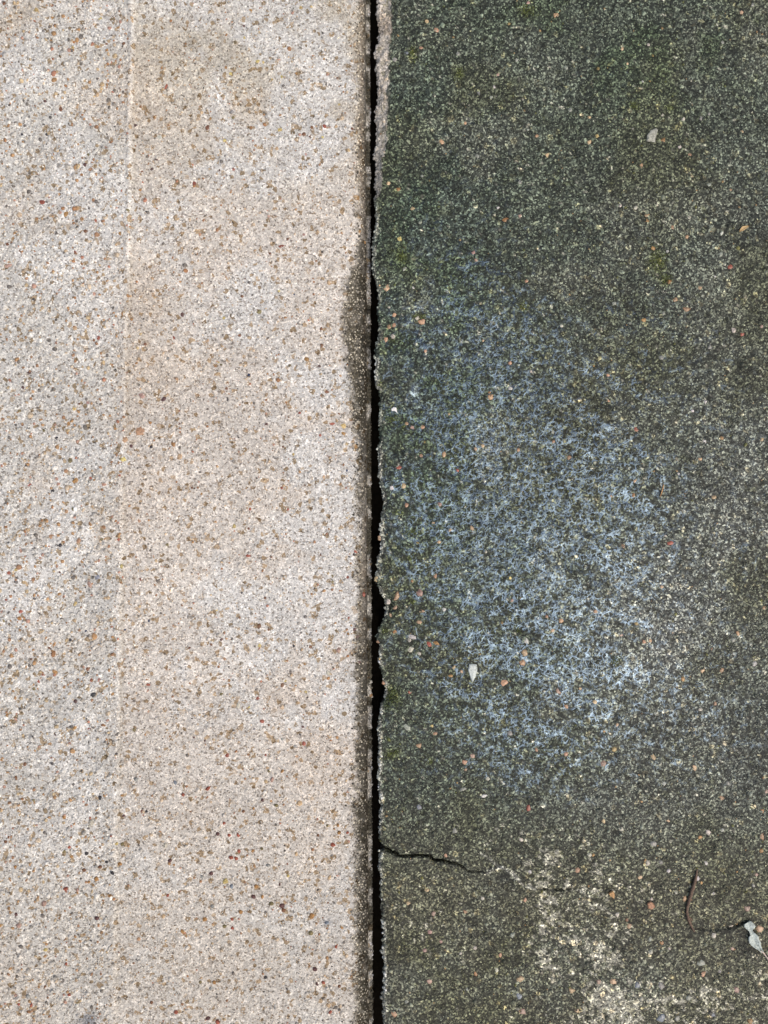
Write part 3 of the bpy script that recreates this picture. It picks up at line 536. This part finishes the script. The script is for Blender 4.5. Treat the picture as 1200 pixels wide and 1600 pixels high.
RIGHT = parse('''826,4,3.4,p 869,23,5,s 682,47,5.6,s,1.2,0 667,33,4,t 658,75,3.4,s 616,93,4.4,c 715,85,4.2,c 635,83,4,u,1.4,0 807,94,4.3,c 778,117,3.4,p 772,136,3.5,w 727,193,4,s 690,222,5.6,s,1.3,-30 607,287,5,t 622,296,4,o 645,326,4,t,1.3,0 838,213,3.5,s 855,242,3.8,t 812,285,4.3,c
789,344,5,o,1.3,10 812,338,4,p 624,374,5,y,1.1,-40 740,395,4,p 891,172,4.6,c 885,105,5,c 748,146,3.4,c 767,152,3.3,c 825,203,3,c 778,325,2.6,w 660,275,3,c 746,245,4,c,1.4,-30 1036,219,5,o 933,213,4.2,y 921,222,4.6,t,1.2,50 921,184,3.2,t 1002,259,4,s,1.2,70 972,77,4,t,1.3,80 1108,289,4,c 1127,364,4.8,w,1.2,80
1077,340,4.2,l 1051,355,4.6,s 1073,370,4.4,s 1010,337,3.5,t 1011,345,3.8,o 1020,388,4,o 1141,297,3.4,s 1095,185,4.8,c 1108,178,3.6,c 1013,70,4,l 1004,128,3.5,w 1062,230,3.4,l 1077,242,3.6,s,1.2,0 969,322,3.6,l 993,325,4,l 1129,67,4,c 1068,186,3.6,l 1035,180,3.4,l 1158,20,4,t 980,100,2.8,t 1126,398,4,c 1043,393,3,w 1160,205,3,t
603,450,6,t 646,449,3.4,w 616,492,4,s 615,508,4.6,s 608,510,4.2,s 660,502,7,s,1.2,30 652,497,5,l 614,525,5,l,1,0 603,530,4.7,s 665,548,4.3,s 767,620,5.4,s 765,613,3.2,o 660,667,4.7,s,1.2,0 644,668,4,p 635,662,3.5,s 694,710,4.8,s,1.3,70 623,731,4.2,r,1.7,10 715,735,3.2,r 631,759,5,t 810,703,4.6,s 864,675,5,c 865,690,4,s
878,509,4.2,l 798,607,4.2,w 890,715,4,s,1.2,80 823,439,4,s,1.2,50 744,406,3,p 687,788,4,p 635,790,4.2,s 612,762,4,w 697,569,3,c 743,701,3.6,t 755,696,3.8,t 658,712,3.8,s 702,647,2.8,t 608,480,3,l 632,420,4,c 797,567,3.5,s 755,532,3,t 830,580,3,l 1141,417,6,r,1.2,40 1072,483,6,s,1.1,10 1046,441,4.8,o
1094,450,4.4,t 1055,468,4.6,s 1006,500,4.2,o 1037,489,4.2,c 1146,515,4.8,l,1.1,80 1161,522,4,r 951,586,3.4,s 952,626,3.4,s 1034,559,4.8,c 1110,542,4.5,c 1082,642,3.3,w 1102,628,3.4,w 1115,777,5.2,t,1.2,30 993,671,4.3,r 990,774,4,o 1101,690,3.6,w 1094,717,4.4,s 1190,687,4.4,t 960,474,4,c 1117,432,2.6,w 1190,510,3.5,p 985,505,3,c
992,751,3.6,t 1152,740,3.4,c 955,775,2.6,t 1176,8,3.5,c 1060,740,2.4,w 686,847,4.3,t 620,932,6.2,s,1.4,80 656,927,7.4,p,1.1,20 608,939,5.6,l,1.2,50 618,950,4.4,t 611,962,4,t 680,900,4.2,s 644,908,3.5,o 738,826,4,t,1.3,-70 797,903,4,y 660,955,4,s,1.7,0 694,952,3.8,w 655,972,4.4,t,1.3,0 617,987,4,o 645,996,6,w,1.5,-25
640,1000,5,l 642,1014,5.6,l 655,1021,4,l 670,1006,5,r,1.4,-45 682,1005,4.7,o,1.6,-30 709,1042,4.4,t 721,1049,3.6,t 704,1056,3.6,o,1.4,0 822,1001,5.2,w 820,1021,6.2,t 816,1036,5.6,s,1.2,10 787,1066,6.3,s,1.2,0 600,1068,5,s,1.2,80 640,1082,4,r 877,970,4.5,s,1.2,70 872,1080,5,p,1.3,-40 885,1104,5,s,1.3,-30 797,1146,5,c
884,1178,4.5,s 838,1172,4.2,s,1.3,-50 738,1181,5.8,p 726,1191,5.6,s 636,1137,6.6,c,1.5,-45 654,1165,5,s 680,1146,4.5,s,1.3,30 675,1135,3.4,y 592,1003,4.5,s,1.3,10 589,905,5.2,t,1.1,60 594,840,4.6,t,1.2,80 703,828,3,t 677,817,3,t 854,963,4,s 800,938,4,p 864,985,3.6,t 760,862,3,l 1048,849,5,r,1.4,10 974,854,5,s
1040,837,3,l 994,975,4,y 930,955,4.6,s 1154,990,4.4,s 1179,1038,4.4,w,1.4,70 1113,1015,4,s 1129,1047,4.3,s,1.2,50 1099,1047,4.2,t,1.2,50 1067,1061,4.4,o 929,1097,4.8,t 960,1171,5.4,y 943,1193,6.4,p 1021,1184,5,t,1.3,-60 1085,1198,4.2,t 1118,1100,4.5,s 1094,1109,4,l 920,1160,4.6,c 1006,1003,3.8,s 1016,1001,3.8,s 1194,950,4,s
1146,1000,4.6,c 1000,958,2.6,l 970,992,3.4,p 907,1076,3.6,t 964,1132,4,t 1034,917,3.8,t 944,1143,3,o 762,1217,4.9,l 756,1244,4.2,w,1.5,10 727,1202,3.8,s 826,1263,5,r,1.4,80 655,1262,5,u 710,1298,5,c,1.2,80 725,1233,5,c,1.5,10 697,1337,4.5,s 714,1351,5.6,l 814,1312,5,l 828,1363,4,w 668,1392,4,t,1.3,10 821,1407,4.4,s,1.4,80
638,1412,4.6,t 678,1429,4.6,p 672,1457,5.6,p 664,1486,4.5,p,1.2,0 727,1426,3.7,s 801,1462,5,c 742,1482,4.5,l 782,1493,4.2,s,1.5,80 743,1523,4,o,1.5,-60 776,1516,4.6,l 720,1490,3.4,l 672,1534,5.3,p,1.3,0 616,1584,6,s 813,1530,6.2,t,1.1,0 815,1580,7,p 811,1557,6,u,1.4,-40 893,1548,5.4,t 635,1566,4,c 731,1546,4,c 754,1405,4,l
689,1472,3.4,p 1128,1248,5.8,s,1.2,0 1198,1237,4.3,p 1107,1301,5.8,l,1.3,-40 1129,1297,5,c 1094,1308,4.5,o 1191,1307,5.4,s,1.3,-70 1012,1348,5.4,l 1033,1348,4.8,c 1103,1349,5.2,w,1.2,0 1045,1362,3.9,w 1018,1405,4,l 965,1429,4.6,l 1070,1404,5.6,s 983,1448,5,t 980,1438,4.6,b 1116,1463,5.6,l 1169,1422,7,p 1187,1453,7.2,t,1.2,-50
1034,1474,4.5,o 1016,1468,5,c,1.3,80 1096,1506,7,c,1.2,-20 1099,1523,5.8,s 1151,1548,6,p,1.1,-60 1033,1540,6.6,c 996,1540,5.6,u 1034,1590,9,u 1058,1592,6,c 1114,1587,5.6,u 1173,1597,5.6,o 902,1360,5.4,s,1.1,80 1000,1371,4,t 1091,1373,3.6,w,1.2,80 1145,1483,4.6,p 1178,1385,4,c 1115,1396,3.4,w 921,1336,5.6,l 1057,1395,3.4,l
971,1297,4.6,l 1037,1225,4.2,w 1021,1319,6,c 1139,1225,4.6,c 943,1283,3.6,t 1086,1201,4.5,t 1190,1330,5,o 959,1534,6,t 936,1535,5,p 1076,1560,6,c 902,1580,5,t 1126,1519,4.4,c 1044,1283,4,t 1192,1268,5,o 1046,1482,4,l 1182,1368,4,p 1145,1449,5,l''')
for i, q in enumerate(LEFT[:]): pebble(e1_, 'L', *q) if i < 300 else None
rest = LEFT[300:]
for q in RIGHT: pebble(e2_, 'R', *q)
print('left', len(LEFT), 'right', len(RIGHT))
if rest:      # past three hundred: the remainder joined as one part
    a = np.array([(q[0], q[1], q[2]) for q in rest]); cc = np.array([COL[q[3]] for q in rest])
    grains('small_pebbles', e1_, M_gl, a[:,0], a[:,1], a[:,2], cc, z_left, le, .75)

# ------------------------------------------------------------------ moss tufts
cu, cv, cr = [], [], []
mv_, mf_ = [], []
for mu, mv, ru, rv in MOSS:
    for k in range(int(ru * rv * .6)):
        a, b = random.gauss(mu, ru * .55), random.gauss(mv, rv * .55)
        if a < float(re(np.array([b]))[0]) + 1: continue
        cu.append(a); cv.append(b)
cu, cv = np.array(cu), np.array(cv); Z = z_right(cu, cv)
for a, b, z in zip(cu, cv, Z):
    h = random.uniform(1.2, 3.2); t = random.uniform(0, 6.28); lx, ly = math.cos(t) * h * .8, math.sin(t) * h * .8; wx, wy = -math.sin(t) * .55, math.cos(t) * .55
    i = len(mv_)
    for du, dv, dz in ((-wx, -wy, 0), (wx, wy, 0), (lx * .5 + wx, ly * .5 + wy, h * .6), (lx * .5 - wx, ly * .5 - wy, h * .6), (lx, ly, h * .9)):
        mv_.append(((a + du - 600) * S, (800 - b - dv) * S, (z + dz) * S))
    mf_ += [(i, i + 1, i + 2), (i, i + 2, i + 3), (i + 3, i + 2, i + 4)]
mo = link('moss', make_mesh('moss', np.array(mv_), mf_), M_moss); mo['kind'] = 'stuff'

# ------------------------------------------------------------------ small loose things on the dark slab
def zr(u, v): return float(z_right(np.array([float(u)]), np.array([float(v)]))[0])
def chip(name, outline, thick, mat, label, cat, seed=0, lift=1.0):
    rd = random.Random(seed); cu = sum(p[0] for p in outline) / len(outline); cv = sum(p[1] for p in outline) / len(outline)
    z0 = zr(cu, cv) + lift; co = []; f = []; n = len(outline)
    for s_, dz in ((1.0, -1.2), (1.04, thick * .55), (.84, thick), (.45, thick * 1.1)):
        for (a, b) in outline:
            co.append(((cu - cu + (a - cu) * s_) * S, -((b - cv) * s_) * S, (dz + rd.uniform(-.25, .25)) * S))
    co.append((0, 0, thick * 1.12 * S))
    for i in range(3):
        for k in range(n):
            m_ = (k + 1) % n; f += [(i*n+k, i*n+m_, (i+1)*n+m_), (i*n+k, (i+1)*n+m_, (i+1)*n+k)]
    for k in range(n): f.append((3*n+k, 3*n+(k+1) % n, 4*n))
    f = [t[::-1] for t in f]
    o = link(name, make_mesh(name, np.array(co), f, smooth=False), mat); o.location = ((cu - 600) * S, (800 - cv) * S, z0 * S)
    return thing(o, label, cat)
M_c1 = plain('grey_beige_chip', (.31, .31, .26), .7, 700, .5)
M_c2 = plain('white_quartz_chip', (.42, .46, .43), .45, 600, .35, .5)
M_c3 = plain('ochre_chip', (.40, .235, .105), .6, 700, .3)
M_c4 = plain('terracotta_chip', (.36, .20, .12), .6, 700, .3)
M_c5 = plain('white_shard', (.68, .66, .64), .4, 900, .2, .5)
chip('stone_chip', [(1010,221),(1011,212),(1016,205),(1024,202),(1027,204),(1025,212),(1023,217),(1023,223),(1017,222)], 3.2, M_c1, 'grey beige square-cornered chip lying beside an orange pebble near the top right', 'stone chip', 1)
chip('stone_chip', [(731,1046),(733,1038),(738,1037),(744,1038),(745,1046),(743,1055),(738,1065),(735,1058)], 3.0, M_c2, 'bluish white pointed chip lying on the wet middle of the dark slab', 'stone chip', 2)
chip('stone_chip', [(950,1395),(957,1391),(960,1396),(959,1403),(954,1400)], 3.2, M_c3, 'ochre triangular chip lying below the thin crack on the dark slab', 'stone chip', 3)
chip('stone_chip', [(1011,1411),(1016,1408),(1020,1411),(1023,1416),(1018,1420),(1012,1418)], 3.4, M_c4, 'terracotta orange chip lying left of the brown twig', 'stone chip', 4)
chip('stone_chip', [(611,639),(615,636),(619,637),(621,646),(617,642),(612,642)], 2.4, M_c5, 'tiny white shard lying at the ragged edge of the gap', 'stone chip', 5)

def tube(name, pts, radii, mat, parent=None, seg=7, lift=1.6):
    pts = [((a - 600) * S, (800 - b) * S, (zr(a, b) + lift + r_ * .5) * S) for (a, b), r_ in zip(pts, radii)]
    fine, fr = [], []
    for i in range(len(pts) - 1):
        for k in range(4):
            t = k / 4; fine.append(Vector(pts[i]).lerp(Vector(pts[i + 1]), t)); fr.append(radii[i] * (1 - t) + radii[i + 1] * t)
    fine.append(Vector(pts[-1])); fr.append(radii[-1])
    co, f = [], []
    for i, p in enumerate(fine):
        d = (fine[min(i + 1, len(fine) - 1)] - fine[max(i - 1, 0)]).normalized(); s_ = d.cross(Vector((0, 0, 1))).normalized(); up = s_.cross(d)
        for k in range(seg):
            a = 2 * math.pi * k / seg; q = fr[i] * S * random.uniform(.8, 1.2)
            co.append(p + (s_ * math.cos(a) + up * math.sin(a)) * q)
    for i in range(len(fine) - 1):
        for k in range(seg):
            m_ = (k + 1) % seg; f.append((i*seg+k, i*seg+m_, (i+1)*seg+m_)); f.append((i*seg+k, (i+1)*seg+m_, (i+1)*seg+k))
    L0 = len(co); co.append(fine[0]); co.append(fine[-1])
    for k in range(seg):
        f.append((L0, (k + 1) % seg, k)); b0 = (len(fine) - 1) * seg; f.append((L0 + 1, b0 + k, b0 + (k + 1) % seg))
    return link(name, make_mesh(name, np.array([tuple(c_) for c_ in co]), f), mat, parent)
tw = bpy.data.objects.new('twig', None); sc.collection.objects.link(tw); tw.location = (0, 0, 0); tw.empty_display_size = .01
thing(tw, 'thin curved brown twig lying near the bottom right left of the pale leaf', 'twig')
tube('stem', [(1089,1357),(1087,1371),(1083,1384),(1079,1395),(1076,1406),(1074,1415),(1073,1424),(1075,1434),(1078,1442),(1082,1450),(1085,1456)], [.9,2.0,2.9,3.0,2.6,2.4,2.1,2.6,2.1,1.6,.8], M_twig, tw)
tube('side_shoot', [(1076,1433),(1079,1435),(1082,1439)], [1.8,1.4,.7], M_twig, tw)
tube('bud', [(1075,1409),(1079,1405),(1081,1406)], [1.2,.9,.4], M_straw, tw)
thing(tube('straw', [(1036,757),(1035,763),(1033,769),(1031,776)], [.6,1.0,1.0,.5], M_straw), 'short orange tan straw standing out on the wet dark slab right of its middle', 'straw')

def leafmesh(name, outline, spine, mat, parent=None, curl=3.0, lift=2.2, seed=0):
    # outline points pair left and right of the spine; leaf with thickness, curled edges, crumpled
    rd = random.Random(seed); co = []; f = []; n = len(outline); W = 6
    for layer in (0, 1):
        for (l, r_) in outline:
            for k in range(W + 1):
                t = k / W; a = l[0] * (1 - t) + r_[0] * t; b = l[1] * (1 - t) + r_[1] * t
                z = zr(a, b) * .5 + lift + curl * abs(2 * t - 1)**1.5 - (.9 if layer else 0) + (vn(np.array([a / 2.6]), np.array([b / 2.6]), 3)[0] - .5) * 3.4
                if k == W // 2: z -= .7
                co.append(((a - 600) * S, (800 - b) * S, z * S))
    m_ = n * (W + 1)
    for i in range(n - 1):
        for k in range(W):
            a, b, c_, d_ = i*(W+1)+k, i*(W+1)+k+1, (i+1)*(W+1)+k+1, (i+1)*(W+1)+k
            f += [(a, d_, c_, b), (a + m_, b + m_, c_ + m_, d_ + m_)]
    for i in range(n - 1):
        for k in (0, W): a, d_ = i*(W+1)+k, (i+1)*(W+1)+k; f.append((a, a + m_, d_ + m_, d_) if k == 0 else (a, d_, d_ + m_, a + m_))
    for k in range(W): f.append((k, k + 1, k + 1 + m_, k + m_)); q = (n-1)*(W+1)+k; f.append((q + 1, q, q + m_, q + 1 + m_))
    return link(name, make_mesh(name, np.array(co), f), mat, parent)
lf = bpy.data.objects.new('dead_leaf', None); sc.collection.objects.link(lf); lf.empty_display_size = .01
thing(lf, 'pale bluish white shrivelled dead leaf with a thin stalk at the bottom right', 'leaf')
leafmesh('leaf_blade', [((1168,1438),(1172,1437.5)),((1161.5,1443),(1177,1442)),((1161,1446.5),(1178.5,1445.5)),((1165,1450),(1176.5,1449.5)),((1168.5,1453),(1174,1452)),((1169.5,1456),(1176,1455)),((1171,1459),(1180,1458)),
  ((1168.5,1463),(1183.5,1461)),((1168,1467),(1184,1466)),((1169.5,1472),(1186.5,1470)),((1173,1476),(1187,1474)),((1178,1479.5),(1188,1478.5)),((1184,1483),(1190,1482)),((1188,1487),(1191.5,1485.5))], None, M_leaf, lf)
tube('stalk', [(1188,1484),(1192,1488),(1196,1493),(1200,1499),(1203,1506)], [1.3,1.1,.9,.9,.7], plain('pinkish_stalk', (.50,.40,.34), .6), lf)
sl = leafmesh('leaf_fragment', [((1153,363),(1154,364)),((1155,359),(1159,362)),((1158,355),(1163,359.5)),((1163,354.5),(1166,357.5)),((1168,353.5),(1169,354.5))], None, M_leaf2, curl=1.6, lift=1.8)
thing(sl, 'small tan crumpled leaf fragment near the right edge in the upper part', 'leaf fragment')
print('objects', len(bpy.data.objects), 'tris', sum(len(o.data.loops) - 2 * len(o.data.polygons) for o in bpy.data.objects if o.type == 'MESH'))
